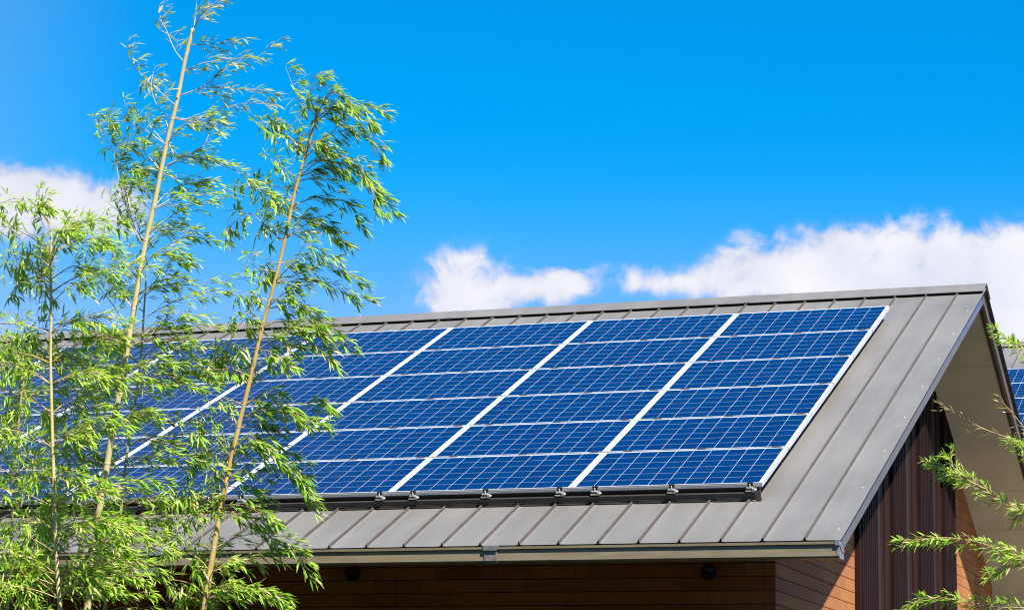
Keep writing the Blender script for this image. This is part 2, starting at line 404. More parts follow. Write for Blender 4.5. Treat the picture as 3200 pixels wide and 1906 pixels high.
# wood-look siding: each board piece its own tint, fine scoring
def siding(name, along):
    mt, N, b = material(name, 0.7, 0.0, 0.05)
    o = N.obj()
    x, y, z = N.xyz(o)
    u = y if along == 'y' else x
    row = N.math('FLOOR', N.math('DIVIDE', N.math('ADD', z, 10.034), 0.115))
    off = N.math('MULTIPLY', N.white(N.comb(row, 7.0, 3.0)), 0.9)
    piece = N.math('FLOOR', N.math('DIVIDE', N.math('ADD', u, off), 0.47))
    rnd = N.white(N.comb(row, piece, 1.0))
    grain = N.noise(N.comb(N.math('MULTIPLY', u, 60.0), N.math('MULTIPLY', z, 7.0), row), 1.6, 4, 0.6)
    blot = N.noise(o, 9.0, 4, 0.6)
    c = N.ramp(rnd, [(0.0, (0.30, 0.118, 0.046)), (0.35, (0.375, 0.145, 0.062)), (0.7, (0.41, 0.17, 0.066)), (1.0, (0.42, 0.185, 0.052))])
    c = N.mix(N.ss(grain, 0.35, 0.75, 0.0, 0.30), c, (0.17, 0.07, 0.038))
    c = N.mix(N.ss(blot, 0.45, 0.8, 0.0, 0.35), c, (0.40, 0.19, 0.105))
    N.put(b.inputs['Base Color'], c)
    N.put(b.inputs['Normal'], N.bump(grain, 0.25, 0.003))
    return mt
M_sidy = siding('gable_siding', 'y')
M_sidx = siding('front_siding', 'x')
M_groove = mottled('siding_joint', (0.012, 0.007, 0.005), (0.02, 0.012, 0.009), 5, 0.8)

# soffit boards: cream, faint board joints, perforated vent strips
M_sof, N, b = material('soffit_board', 0.65, 0.0, 0.3)
o = N.obj(); x, y, z = N.xyz(o)
j = None
for yy in (7.716, 10.125, 10.932):
    k = N.math('LESS_THAN', N.math('ABSOLUTE', N.math('SUBTRACT', y, yy)), 0.006)
    j = k if j is None else N.math('MAXIMUM', j, k)
def band(a, c_):
    return N.math('MULTIPLY', N.math('GREATER_THAN', y, a), N.math('LESS_THAN', y, c_))
vent = N.math('MAXIMUM', band(8.515, 9.315), band(11.89, 12.70))
px = N.math('LESS_THAN', N.math('FRACT', N.math('DIVIDE', x, 0.030)), 0.42)
py = N.math('LESS_THAN', N.math('FRACT', N.math('DIVIDE', y, 0.030)), 0.62)
holes = N.math('MULTIPLY', vent, N.math('MULTIPLY', px, py))
base = N.mix(N.ss(N.noise(o, 2.0, 4), 0.3, 0.7), SOF_A, SOF_B)
base = N.mix(N.math('MULTIPLY', holes, 0.34), base, (0.06, 0.055, 0.045))
base = N.mix(N.math('MULTIPLY', j, 0.40), base, (0.10, 0.09, 0.07))
N.put(b.inputs['Base Color'], base)

# polycrystalline cells under glass: ten by six, white gaps, thin busbars, each cell a slightly different blue
M_cell, N, b = material('solar_cells', 0.16, 0.0, 0.5)
b.inputs['IOR'].default_value = 1.42
o = N.obj(); x, y, z = N.xyz(o)
P = 0.159
cx = N.math('DIVIDE', N.math('ADD', x, 5 * P), P)
cy = N.math('DIVIDE', N.math('ADD', y, 3 * P), P)
ix = N.math('FLOOR', cx); iy = N.math('FLOOR', cy)
qx = N.math('ABSOLUTE', N.math('SUBTRACT', N.math('FRACT', cx), 0.5))
qy = N.math('ABSOLUTE', N.math('SUBTRACT', N.math('FRACT', cy), 0.5))
ins = N.math('MULTIPLY', N.math('LESS_THAN', N.math('ABSOLUTE', x), 5 * P - 0.001), N.math('LESS_THAN', N.math('ABSOLUTE', y), 3 * P - 0.001))
cell = N.math('MULTIPLY', N.math('LESS_THAN', qx, 0.5 - GAPX / P), N.math('LESS_THAN', qy, 0.5 - GAPY / P))
cell = N.math('MULTIPLY', cell, ins)
oi = N.n.new('ShaderNodeObjectInfo')
rv = N.white(N.comb(ix, iy, N.math('MULTIPLY', oi.outputs['Random'], 91.0)))
vor = N.n.new('ShaderNodeTexVoronoi'); N.put(vor.inputs['Vector'], N.comb(x, y, N.math('MULTIPLY', oi.outputs['Random'], 40.0)))
vor.inputs['Scale'].default_value = 55.0
vx, vy, vz = N.xyz(vor.outputs['Color'])
tone = N.math('ADD', N.math('MULTIPLY', rv, 0.6), N.math('MULTIPLY', vx, 0.4))
blue = N.mix(tone, CELL_A, CELL_B)
blue = N.mix(N.math('MULTIPLY', N.math('GREATER_THAN', rv, 0.95), 0.18), blue, (0.008, 0.014, 0.06))
bus = N.math('LESS_THAN', N.math('ABSOLUTE', N.math('SUBTRACT', N.math('FRACT', N.math('MULTIPLY', N.math('FRACT', cy), 3.0)), 0.5)), 0.016)
blue = N.mix(N.math('MULTIPLY', bus, BUS), blue, (0.35, 0.42, 0.55))
N.put(b.inputs['Base Color'], N.mix(cell, (0.72, 0.74, 0.78), blue))

# bamboo
def culm_mat(name, a, c_, s):
    mt, N, b = material(name, 0.42, 0.0, 0.4)
    o = N.obj()
    f = N.noise(N.scale3(o, (7, 7, 0.9)), 3.0, 5, 0.65)
    blot = N.ss(N.noise(N.scale3(o, (22, 22, 6)), 1.6, 5, 0.65), 0.54, 0.66)
    cc = N.mix(N.ss(f, 0.3, 0.7), a, c_)
    N.put(b.inputs['Base Color'], N.mix(N.math('MULTIPLY', blot, 0.6), cc, s))
    return mt
M_culm = {
    'main': culm_mat('culm_cream', (0.464, 0.384, 0.192), (0.528, 0.448, 0.200), (0.360, 0.320, 0.160)),
    'right': culm_mat('culm_gold', (0.40, 0.265, 0.075), (0.50, 0.37, 0.14), (0.20, 0.125, 0.05)),
    'left': culm_mat('culm_yellow', (0.464, 0.360, 0.120), (0.512, 0.416, 0.176), (0.320, 0.288, 0.096)),
    'green': culm_mat('culm_green', (0.288, 0.320, 0.080), (0.368, 0.384, 0.104), (0.240, 0.240, 0.064)),
    'tan': culm_mat('culm_tan', (0.416, 0.272, 0.160), (0.496, 0.352, 0.232), (0.280, 0.176, 0.096)),
    'edge': culm_mat('culm_olive', (0.384, 0.336, 0.096), (0.448, 0.400, 0.144), (0.288, 0.240, 0.080)),
}
M_ring = mottled('node_ring', (0.496, 0.480, 0.416), (0.600, 0.576, 0.512), 30, 0.6)
M_ringdark = mottled('node_scar', (0.080, 0.056, 0.032), (0.128, 0.096, 0.056), 30, 0.6)
M_twig = mottled('twig_bark', (0.368, 0.264, 0.112), (0.480, 0.360, 0.160), 12, 0.5)
M_twigpale = mottled('twig_pale', (0.416, 0.344, 0.264), (0.512, 0.440, 0.344), 12, 0.5)

def leaf_mat(name, stops):
    mt = bpy.data.materials.new(name); mt.use_nodes = True
    N = NT(mt.node_tree)
    b = N.n['Principled BSDF']
    at = N.n.new('ShaderNodeAttribute'); at.attribute_name = 'tint'; at.attribute_type = 'GEOMETRY'
    c = N.ramp(at.outputs['Fac'], stops)
    N.put(b.inputs['Base Color'], c)
    b.inputs['Roughness'].default_value = 0.42
    b.inputs['Specular IOR Level'].default_value = 0.25
    tr = N.n.new('ShaderNodeBsdfTranslucent')
    tc = N.mix(0.5, c, (0.42, 0.58, 0.02))
    N.put(tr.inputs['Color'], tc)
    mx = N.n.new('ShaderNodeMixShader'); mx.inputs[0].default_value = 0.42
    N.l.new(b.outputs[0], mx.inputs[1]); N.l.new(tr.outputs[0], mx.inputs[2])
    out = N.n['Material Output']
    N.l.new(mx.outputs[0], out.inputs['Surface'])
    return mt
G = [(0.0, (0.085, 0.205, 0.008)), (0.28, (0.20, 0.40, 0.018)), (0.58, (0.36, 0.58, 0.050)), (0.84, (0.56, 0.66, 0.15)), (0.95, (0.68, 0.58, 0.24)), (1.0, (0.72, 0.55, 0.34))]
G2 = [(0.0, (0.060, 0.165, 0.008)), (0.30, (0.155, 0.33, 0.017)), (0.62, (0.30, 0.51, 0.042)), (0.86, (0.53, 0.62, 0.15)), (0.96, (0.64, 0.55, 0.25)), (1.0, (0.68, 0.52, 0.34))]
G3 = [(0.0, (0.14, 0.22, 0.030)), (0.30, (0.27, 0.37, 0.06)), (0.60, (0.44, 0.50, 0.13)), (0.80, (0.60, 0.58, 0.26)), (0.92, (0.70, 0.63, 0.42)), (1.0, (0.74, 0.64, 0.54))]
M_leaf = leaf_mat('bamboo_leaf', G)
M_leafdeep = leaf_mat('bamboo_leaf_deep', G2)
M_leafdry = leaf_mat('bamboo_leaf_dry', G3)

# ground materials
M_ground, N, b = material('planting_soil', 0.95, 0.0, 0.1)
o = N.obj()
f = N.noise(o, 0.35, 6, 0.6); f2 = N.noise(o, 7.0, 4, 0.6)
N.put(b.inputs['Base Color'], N.mix(N.ss(f, 0.4, 0.6), N.mix(f2, (0.010, 0.008, 0.006), (0.020, 0.016, 0.011)), N.mix(f2, (0.008, 0.013, 0.004), (0.014, 0.020, 0.006))))
M_path = mottled('pale_gravel', PATH_A, PATH_B, 14, 0.9, 0, (1, 1, 1), 0.5)

# ------------------------------------------------------------------ mesh helpers
class MB:
    def __init__(self): self.v = []; self.f = []; self.mi = []; self.sm = []; self.tint = []
    def face(self, pts, mi=0, smooth=False):
        i = len(self.v); self.v += [tuple(p) for p in pts]
        self.f.append(tuple(range(i, i + len(pts)))); self.mi.append(mi); self.sm.append(smooth)
    def box(self, fm, a0, a1, b0, b1, c0, c1, mi=0):
        i = len(self.v)
        self.v += [tuple(fm(a, b_, c_)) for c_ in (c0, c1) for b_ in (b0, b1) for a in (a0, a1)]
        for q in ((0, 2, 3, 1), (4, 5, 7, 6), (0, 1, 5, 4), (2, 6, 7, 3), (0, 4, 6, 2), (1, 3, 7, 5)):
            self.f.append(tuple(i + k for k in q)); self.mi.append(mi); self.sm.append(False)
    def prism(self, fm, prof, a0, a1, mi=0):
        """closed profile of (b, c) points swept along a"""
        n = len(prof); i = len(self.v)
        self.v += [tuple(fm(a, p[0], p[1])) for a in (a0, a1) for p in prof]
        for k in range(n):
            k2 = (k + 1) % n
            self.f.append((i + k, i + k2, i + n + k2, i + n + k)); self.mi.append(mi); self.sm.append(False)
        self.f.append(tuple(i + k for k in reversed(range(n)))); self.mi.append(mi); self.sm.append(False)
        self.f.append(tuple(i + n + k for k in range(n))); self.mi.append(mi); self.sm.append(False)
    def tube(self, pts, rad, sides=6, mi=None, cap=True, smooth=True):
        pts = [Vector(p) for p in pts]; n = len(pts); i = len(self.v)
        ref = Vector((0.31, 0.87, 0.38))
        for k, p in enumerate(pts):
            t = (pts[min(k + 1, n - 1)] - pts[max(k - 1, 0)]).normalized()
            u = t.cross(ref)
            if u.length < 1e-3: u = t.cross(Vector((1, 0, 0)))
            u.normalize(); w = t.cross(u)
            r = rad[k] if isinstance(rad, (list, tuple)) else rad
            for s in range(sides):
                an = 2 * math.pi * s / sides
                self.v.append(tuple(p + u * (r * math.cos(an)) + w * (r * math.sin(an))))
        for k in range(n - 1):
            mk = mi[k] if isinstance(mi, (list, tuple)) else (mi or 0)
            for s in range(sides):
                s2 = (s + 1) % sides
                self.f.append((i + k * sides + s, i + k * sides + s2, i + (k + 1) * sides + s2, i + (k + 1) * sides + s))
                self.mi.append(mk); self.sm.append(smooth)
        if cap:
            mk = mi[-1] if isinstance(mi, (list, tuple)) else (mi or 0)
            self.f.append(tuple(i + s for s in reversed(range(sides)))); self.mi.append(mk); self.sm.append(False)
            self.f.append(tuple(i + (n - 1) * sides + s for s in range(sides))); self.mi.append(mk); self.sm.append(False)
    def build(self, name, mats, parent=None, fix=True):
        me = bpy.data.meshes.new(name)
        me.from_pydata(self.v, [], self.f)
        if not isinstance(mats, (list, tuple)): mats = [mats]
        for q in mats: me.materials.append(q)
        me.polygons.foreach_set('material_index', self.mi)
        me.polygons.foreach_set('use_smooth', self.sm)
        if self.tint:
            at = me.attributes.new('tint', 'FLOAT', 'POINT'); at.data.foreach_set('value', self.tint)
        if fix:
            import bmesh
            bm = bmesh.new(); bm.from_mesh(me); bmesh.ops.recalc_face_normals(bm, faces=bm.faces); bm.to_mesh(me); bm.free()
        me.update()
        o = bpy.data.objects.new(name, me); col.objects.link(o)
        if parent is not None: o.parent = parent
        return o

def tag(o, label=None, cat=None, group=None, kind=None):
    if label: o['label'] = label
    if cat: o['category'] = cat
    if group: o['group'] = group
    if kind: o['kind'] = kind
    return o
def empty(name, loc=(0, 0, 0), rot=(0, 0, 0)):
    o = bpy.data.objects.new(name, None); col.objects.link(o)
    o.location = loc; o.rotation_euler = rot; o.empty_display_size = 0.2
    return o

XYZ = lambda a, b, c: (a, b, c)
TAN = 0.46704; TH = math.atan(TAN); SN, CS = math.sin(TH), math.cos(TH)
def slope(a, s, h):                       # along ridge, up the near slope, off the panel plane
    return (a, s * CS - h * SN, s * SN + h * CS)
GZ = -4.05                                # ground level
RH = -0.150                               # roof sheet lies this far below the panel tops
YR, ZR = 6.625, 2.928                     # ridge line
SE, SR = -1.03, 7.235                     # eave and ridge, measured along the slope
XR, XL = 0.842, -14.2                     # rake edges
PITCH = 0.3362
def back(a, q, h):                        # along ridge, down the far slope from the ridge, off the roof sheet
    return (a, YR + q * CS + h * SN, ZR - q * SN + h * CS)

# ------------------------------------------------------------------ ground
g = MB(); g.face([(-600, -600, GZ), (600, -600, GZ), (600, 900, GZ), (-600, 900, GZ)])
tag(g.build('ground', M_ground), kind='structure')
g = MB(); g.face([(0.9, 5.0, GZ + 0.004), (9.0, 5.0, GZ + 0.004), (9.0, 22.0, GZ + 0.004), (0.9, 22.0, GZ + 0.004)])
tag(g.build('path', M_path), kind='structure')  # unseen pale patch, added to bounce light up onto the soffit

# added hillside ring, unseen behind the camera, keeps low sky light off front wall
M_hill = mottled('added_hillside', (0.010, 0.020, 0.006), (0.030, 0.048, 0.014), 0.12, 0.95, 0.0, (1, 1, 1), 0.0, 0.05, 6)
g = MB(); rh = random.Random(5); nh, mh = 72, 7
prof = []
for k in range(nh + 1):
    a = R(168) + R(204) * k / nh
    hgt = 56 + 9 * math.sin(k * 0.31 + 1) + 5 * math.sin(k * 0.83) + rh.uniform(-2.5, 2.5)
    hgt *= min(1.0, 0.25 + 0.15 * min(k, nh - k))
    prof.append([((150 + 26 * q) * math.cos(a), -19 + (150 + 26 * q) * math.sin(a), GZ - 0.5 + hgt * math.sin(min(1, q / 4) * math.pi / 2) * (1 if q <= 4 else 1 - 0.3 * (q - 4)) + rh.uniform(-1, 1) * (q > 0)) for q in range(mh)])
for k in range(nh):
    for q in range(mh - 1):
        g.face([prof[k][q], prof[k + 1][q], prof[k + 1][q + 1], prof[k][q + 1]], 0, True)
tag(g.build('light_block_hills', M_hill), kind='structure')

# ------------------------------------------------------------------ house
def seam_sheet(mb, fm, x0, x1, first, s0, s1, h0):
    xs = []
    x = first
    while x > x0 + 0.05:
        xs.append(x); x -= PITCH
    prof = [(x1, h0)]
    for x in xs:
        prof += [(x + 0.036, h0), (x + 0.0065, h0 + 0.004), (x + 0.0055, h0 + 0.026), (x - 0.0055, h0 + 0.026), (x - 0.0065, h0 + 0.004), (x - 0.036, h0)]
    prof.append((x0, h0))
    # sheet sags a little between its fixings: a few sections along the slope
    n = 14
    rnd = random.Random(4)
    ss = [s0 + (s1 - s0) * k / n for k in range(n + 1)]
    i = len(mb.v); m_ = len(prof)
    for k, s in enumerate(ss):
        for (a, h) in prof:
            mb.v.append(tuple(fm(a, s, h)))
    for k in range(n):
        for q in range(m_ - 1):
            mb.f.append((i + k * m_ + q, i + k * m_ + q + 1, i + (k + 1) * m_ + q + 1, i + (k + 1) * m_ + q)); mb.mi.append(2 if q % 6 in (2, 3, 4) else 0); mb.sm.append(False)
    return xs

def wall_rows(mb, fm, lo, hi, z0, z1, lim, joints, depth):
    """siding boards as real boards with open joints; lim(z) gives the allowed span"""
    P_ = 0.115
    z = -0.604 - math.ceil((-0.604 - z0) / P_) * P_
    while z < z1:
        a0, b0 = lim(z + 0.0035); a1, b1 = lim(z + P_ - 0.0035)
        a0, a1 = max(a0, lo), max(a1, lo); b0, b1 = min(b0, hi), min(b1, hi)
        if b1 - a1 > 0.03:
            cuts = sorted(q for q in joints if a1 + 0.05 < q < b1 - 0.05)
            edges_lo = [a0] + [q + 0.002 for q in cuts]; edges_hi = [q - 0.002 for q in cuts] + [b0]
            up_lo = [a1] + [q + 0.002 for q in cuts]; up_hi = [q - 0.002 for q in cuts] + [b1]
            for p, q, r, s in zip(edges_lo, edges_hi, up_lo, up_hi):
                pts = [(p, z + 0.0035), (q, z + 0.0035), (s, z + P_ - 0.0035), (r, z + P_ - 0.0035)]
                i = len(mb.v)
                for dd in (0.0, depth):
                    mb.v += [tuple(fm(u, dd, w)) for u, w in pts]
                for fq in ((0, 1, 2, 3), (7, 6, 5, 4), (0, 4, 5, 1), (1, 5, 6, 2), (2, 6, 7, 3), (3, 7, 4, 0)):
                    mb.f.append(tuple(i + k for k in fq)); mb.mi.append(0); mb.sm.append(False)
        z += P_

def make_house(name, label, origin, detail=True):
    H = empty(name, origin)
    tag(H, label, 'house')
    # roof sheets
    mb = MB()
    seam_sheet(mb, slope, XL, XR, 0.560, SE, SR, RH)
    seam_sheet(mb, lambda a, s, h: back(a, s, h), XL, XR, 0.560, 0.0, 6.95, 0.0)
    # the deck under the sheet, coloured black for the shade below the overhang
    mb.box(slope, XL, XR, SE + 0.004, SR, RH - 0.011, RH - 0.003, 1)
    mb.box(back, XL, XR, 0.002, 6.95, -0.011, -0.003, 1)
    roof = mb.build('roof', [M_roof, M_black, M_seamshade], H)
    # ridge cap: bent sheet on a dark ventilated closure
    mb = MB()
    capp = [(YR - 0.24, ZR - 0.24 * TAN + 0.040), (YR, ZR + 0.058), (YR + 0.24, ZR - 0.24 * TAN + 0.040),
            (YR + 0.24, ZR - 0.24 * TAN + 0.034), (YR, ZR + 0.052), (YR - 0.24, ZR - 0.24 * TAN + 0.034)]
    xcuts = [XR + 0.004, -1.78, -5.38, -8.98, XL]
    for k in range(4): mb.prism(XYZ, capp, xcuts[k + 1] + (0.0025 if k < 3 else 0), xcuts[k])
    for xj in xcuts[1:4]:
        mb.prism(XYZ, [(p, q + 0.004 if n_ < 3 else q - 0.003) for n_, (p, q) in enumerate(capp)], xj - 0.035, xj + 0.035)
    mb.prism(XYZ, [(YR - 0.19, ZR - 0.19 * TAN + 0.001), (YR - 0.19, ZR - 0.19 * TAN + 0.026), (YR, ZR + 0.048), (YR + 0.19, ZR - 0.19 * TAN + 0.026), (YR + 0.19, ZR - 0.19 * TAN + 0.001)], XL + 0.02, XR - 0.03, 1)
    mb.build('ridge_cap', [M_roof, M_black], H)
    # rake boards under the sheet edge
    FX0, FX1 = XR - 0.068, XR - 0.036
    def rake(fm, s0, s1, h0, joints):
        mb_ = MB(); cuts = [s0] + joints + [s1]
        for k in range(len(cuts) - 1):
            mb_.box(fm, FX0, FX1, cuts[k] + (0.0025 if k else 0), cuts[k + 1], h0 - 0.150, h0 - 0.0115)
        return mb_.build('rake_board', M_fascia, H)
    rake(slope, SE + 0.03, SR - 0.07, RH, [2.05, 4.75])
    rake(back, 0.07, 6.93, 0.0, [2.6, 5.0])
    mb = MB(); mb.prism(lambda a, b_, c_: (a, b_, c_), [(YR - 0.075, ZR - 0.200), (YR, ZR - 0.167), (YR + 0.075, ZR - 0.200), (YR + 0.075, ZR - 0.050), (YR, ZR - 0.014), (YR - 0.075, ZR - 0.050)], FX0, FX1 + 0.003)
    mb.build('rake_peak', M_fascia, H)
    # added black strips: shade under the rake boards, put in as colour
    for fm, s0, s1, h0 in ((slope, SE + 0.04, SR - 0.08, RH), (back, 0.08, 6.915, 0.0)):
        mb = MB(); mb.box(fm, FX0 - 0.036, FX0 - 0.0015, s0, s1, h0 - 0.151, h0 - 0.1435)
        mb.build('rake_shade_strip', M_black, H)
    # eave boards
    mb = MB()
    mb.box(slope, XL + 0.03, FX1, SE + 0.012, SE + 0.034, RH - 0.150, RH - 0.031)
    mb.build('eave_board', M_dark, H)
    mb = MB(); mb.box(back, XL + 0.03, FX1, 6.92, 6.945, -0.150, -0.031)
    mb.build('eave_board', M_dark, H)
    # soffit under both slopes
    mb = MB()
    mb.box(slope, XL + 0.04, FX0 - 0.002, SE + 0.036, SR - 0.075, RH - 0.142, RH - 0.130)
    mb.build('soffit', M_sof, H)
    mb = MB(); mb.box(back, XL + 0.04, FX0 - 0.002, 0.075, 6.92, -0.142, -0.130)
    mb.build('soffit', M_sof, H)
    # walls
    GX, FY, BY, LX = -0.02, 0.518, 12.2, -13.35
    gp = lambda u, d_, z: (GX - 0.014 + d_, u, z)
    lim_g = lambda z: ((z + 0.32) / TAN, 2 * YR - (z + 0.32) / TAN)
    mb = MB()
    wall_rows(mb, gp, FY + 0.003, BY, GZ, 3.0, lim_g, [2.03, 9.9], 0.014)
    body = mb.build('gable_wall', M_sidy, H)
    zt = TAN * FY - 0.33
    pk = 2.60
    for xx0, xx1 in ((GX - 0.12, GX - 0.016), (LX, LX + 0.12)):
        mb = MB(); mb.prism(XYZ, [(FY + 0.016, GZ), (BY, GZ), (BY, zt - 0.01), (BY, TAN * (2 * YR - BY) - 0.34), (YR, pk - 0.03), (FY + 0.016, zt)], xx0, xx1)
        mb.build('wall_core', M_groove, H)
    mb = MB()
    wall_rows(mb, lambda u, d_, z: (u, FY + 0.014 - d_, z), LX, GX, GZ, zt, lambda z: (LX, GX), [-0.114 - 1.667 * k for k in range(9)], 0.014)
    mb.build('front_wall', M_sidx, H)
    mb = MB()
    mb.box(XYZ, LX + 0.13, GX - 0.13, FY + 0.016, FY + 0.12, GZ, zt - 0.02)
    mb.build('wall_core', M_groove, H)
    mb = MB(); mb.box(XYZ, LX + 0.13, GX - 0.13, BY - 0.12, BY, GZ, -0.08)
    mb.build('back_wall', M_sidx, H)
    if not detail: return H
    # ribbed cladding on the gable, with flat brown boards and open slots between
    lim = lambda y: min(TAN * y, TAN * (2 * YR - y)) - 0.325
    B = BATTEN_Y
    def upright(mb_, y0, y1, x0, x1, mi=0):
        t0, t1 = lim(y0), lim(y1)
        top = [(y0, t0)] + ([(YR, lim(YR))] if y0 < YR < y1 else []) + [(y1, t1)]
        mb_.prism(lambda a, b_, c_: (a, b_, c_), [(y0, GZ + 0.3), (y1, GZ + 0.3)] + list(reversed(top)), x0, x1, mi)
    ribs = [(B[1], B[2]), (B[6], B[7]), (B[11], B[12]), (B[16], B[17])]
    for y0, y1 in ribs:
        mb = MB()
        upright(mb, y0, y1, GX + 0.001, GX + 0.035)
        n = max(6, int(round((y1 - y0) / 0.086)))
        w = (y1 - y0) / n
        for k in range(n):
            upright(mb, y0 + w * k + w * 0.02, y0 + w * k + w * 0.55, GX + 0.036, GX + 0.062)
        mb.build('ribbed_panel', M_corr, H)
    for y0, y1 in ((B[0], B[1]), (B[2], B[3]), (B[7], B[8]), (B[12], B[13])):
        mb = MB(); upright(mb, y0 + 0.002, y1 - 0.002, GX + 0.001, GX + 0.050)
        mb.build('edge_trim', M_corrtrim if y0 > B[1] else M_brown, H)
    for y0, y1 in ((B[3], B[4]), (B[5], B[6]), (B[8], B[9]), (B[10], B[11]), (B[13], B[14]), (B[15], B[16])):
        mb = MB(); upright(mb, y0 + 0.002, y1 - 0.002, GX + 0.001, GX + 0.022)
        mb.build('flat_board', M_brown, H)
    # gutter with collars, end cap and outlet
    gy = -1.05
    sec = [(gy + 0.012, -0.726), (gy, -0.712), (gy, -0.622), (gy - 0.016, -0.622), (gy - 0.018, -0.602), (gy + 0.010, -0.600),
           (gy + 0.010, -0.706), (gy + 0.150, -0.716), (gy + 0.150, -0.63), (gy + 0.158, -0.63), (gy + 0.158, -0.726)]
    mb = MB(); mb.prism(XYZ, sec, XL, 0.846)
    gut = mb.build('gutter', M_gutter, H)
    def fat(e): return [(gy + 0.012 - e, -0.726 - e), (gy - e, -0.712), (gy - e, -0.630), (gy - 0.017 - e, -0.630), (gy - 0.019 - e, -0.602 + e), (gy + 0.012, -0.600 + e), (gy + 0.012, -0.64), (gy + 0.012, -0.722)]
    for xa, xb in ((-2.024, -1.912), (-5.62, -5.508), (-9.2, -9.09)):
        mb = MB(); mb.prism(XYZ, fat(0.007), xa, xb); 
        mb.build('collar', M_collar, gut)
        mb = MB(); mb.prism(XYZ, [(gy - 0.024, -0.632), (gy - 0.028, -0.594), (gy + 0.014, -0.590), (gy + 0.014, -0.598), (gy - 0.021, -0.601), (gy - 0.020, -0.632)], xa - 0.004, xb + 0.004)
        mb.build('collar_clip', M_capmetal, gut)
    mb = MB()
    mb.prism(XYZ, [(gy + 0.010, -0.728), (gy - 0.003, -0.712), (gy - 0.003, -0.640), (gy + 0.05, -0.668), (gy + 0.158, -0.690), (gy + 0.160, -0.728)], 0.847, 0.869)
    mb.prism(XYZ, [(gy - 0.020, -0.632), (gy - 0.022, -0.594), (gy + 0.022, -0.594), (gy + 0.09, -0.640), (gy + 0.160, -0.652), (gy + 0.160, -0.682), (gy + 0.08, -0.668), (gy + 0.020, -0.632)], 0.838, 0.873)
    mb.build('end_cap', M_capmetal, gut)
    mb = MB()
    mb.box(XYZ, -5.27, -4.93, gy - 0.022, gy + 0.165, -0.628, -0.594)
    mb.box(XYZ, -5.30, -4.98, gy + 0.006, gy + 0.150, -0.800, -0.729)
    mb.build('outlet_box', M_capmetal, gut)
    mb = MB()
    mb.tube([(-5.14, gy + 0.08, -0.79), (-5.14, gy + 0.08, -0.86), (-5.2, gy + 0.35, -0.98), (-5.45, 0.25, -1.08), (-5.55, 0.44, -1.14), (-5.55, 0.44, -1.3), (-5.55, 0.44, GZ + 0.1)], 0.037, 12)
    mb.build('downpipe', M_pipe, H)
    dp = MB()
    dp.tube([(-4.975, 0.44, -0.36), (-4.975, 0.44, -0.9), (-4.975, 0.44, GZ + 0.1)], 0.040, 14)
    pipe = dp.build('downpipe', M_pipe, H)
    dp = MB(); dp.tube([(-4.975, 0.44, -0.808), (-4.975, 0.44, -0.786)], 0.046, 14); dp.box(XYZ, -4.995, -4.955, 0.44, 0.517, -0.803, -0.791)
    dp.build('pipe_band', M_band, pipe)
    # round vent hoods on the shaded front wall
    for hx, hz in ((-3.862, -0.660), (-0.588, -0.676)):
        mb = MB(); n = 20; r = 0.064
        ring0 = [(hx + r * math.cos(2 * math.pi * k / n), FY - 0.002, hz + r * math.sin(2 * math.pi * k / n)) for k in range(n)]
        for j, (rr, yy) in enumerate(((1.0, 0.0), (1.08, -0.012), (1.02, -0.02), (0.99, -0.045))):
            a_ = [(hx + r * rr * math.cos(2 * math.pi * k / n), FY - 0.001 + yy, hz + r * rr * math.sin(2 * math.pi * k / n)) for k in range(n)]
            if j:
                for k in range(n): mb.face([prev[k], prev[(k + 1) % n], a_[(k + 1) % n], a_[k]])
            prev = a_
        # domed upper half
        rows = []
        for j in range(6):
            ph = j / 5 * math.pi / 2
            rows.append([(hx + r * math.cos(th) * math.cos(ph) , FY - 0.046 - 0.085 * math.sin(ph), hz - 0.004 + r * math.sin(th) * math.cos(ph)) for th in [math.pi * k / 10 for k in range(11)]])
        for j in range(5):
            for k in range(10): mb.face([rows[j][k], rows[j][k + 1], rows[j + 1][k + 1], rows[j + 1][k]], 0, True)
        hood = mb.build('vent_hood', M_pipe, H)
        mb = MB()
        mb.face([(hx + r * 0.98 * math.cos(2 * math.pi * k / n), FY - 0.030, hz + r * 0.98 * math.sin(2 * math.pi * k / n)) for k in range(n)])
        mb.build('vent_opening', M_black, hood)
    # screws along the rake
    for s in (-0.78, 0.25, 1.27, 2.29, 3.29, 4.27, 5.25, 6.23):
        mb = MB()
        q0 = slope(0.775, s, RH + 0.0); q1 = slope(0.775, s, RH + 0.007)
        mb.tube([q0, q1], [0.0065, 0.005], 8)
        mb.build('roof_screw', M_screw, H)
    return H

house = make_house('house', 'brown house with grey standing-seam roof and solar array, nearest to the viewer', (0, 0, 0))

# ------------------------------------------------------------------ second house behind, the same build seen past the gable
P2 = Vector((-1.571, 25.10, 5.285))       # a point on the top edge of its array
top_s = 6 * 1.007
ref = Vector(slope(0.0, 7.235 - 2.37, 0.0))
off2 = P2 - Vector((0, ref.y, ref.z)); 
off2.x = 5.2
make_house('house', 'distant grey-roofed house with solar panels, behind the gable at the right edge', (off2.x, off2.y, off2.z), False)
mb = MB()
mb.box(XYZ, -8.6, 5.4, off2.y + 0.3, off2.y + 12.4, GZ + 0.004, off2.z + GZ + 0.01)
pl = mb.build('terrace', M_path)
tag(pl, kind='structure')

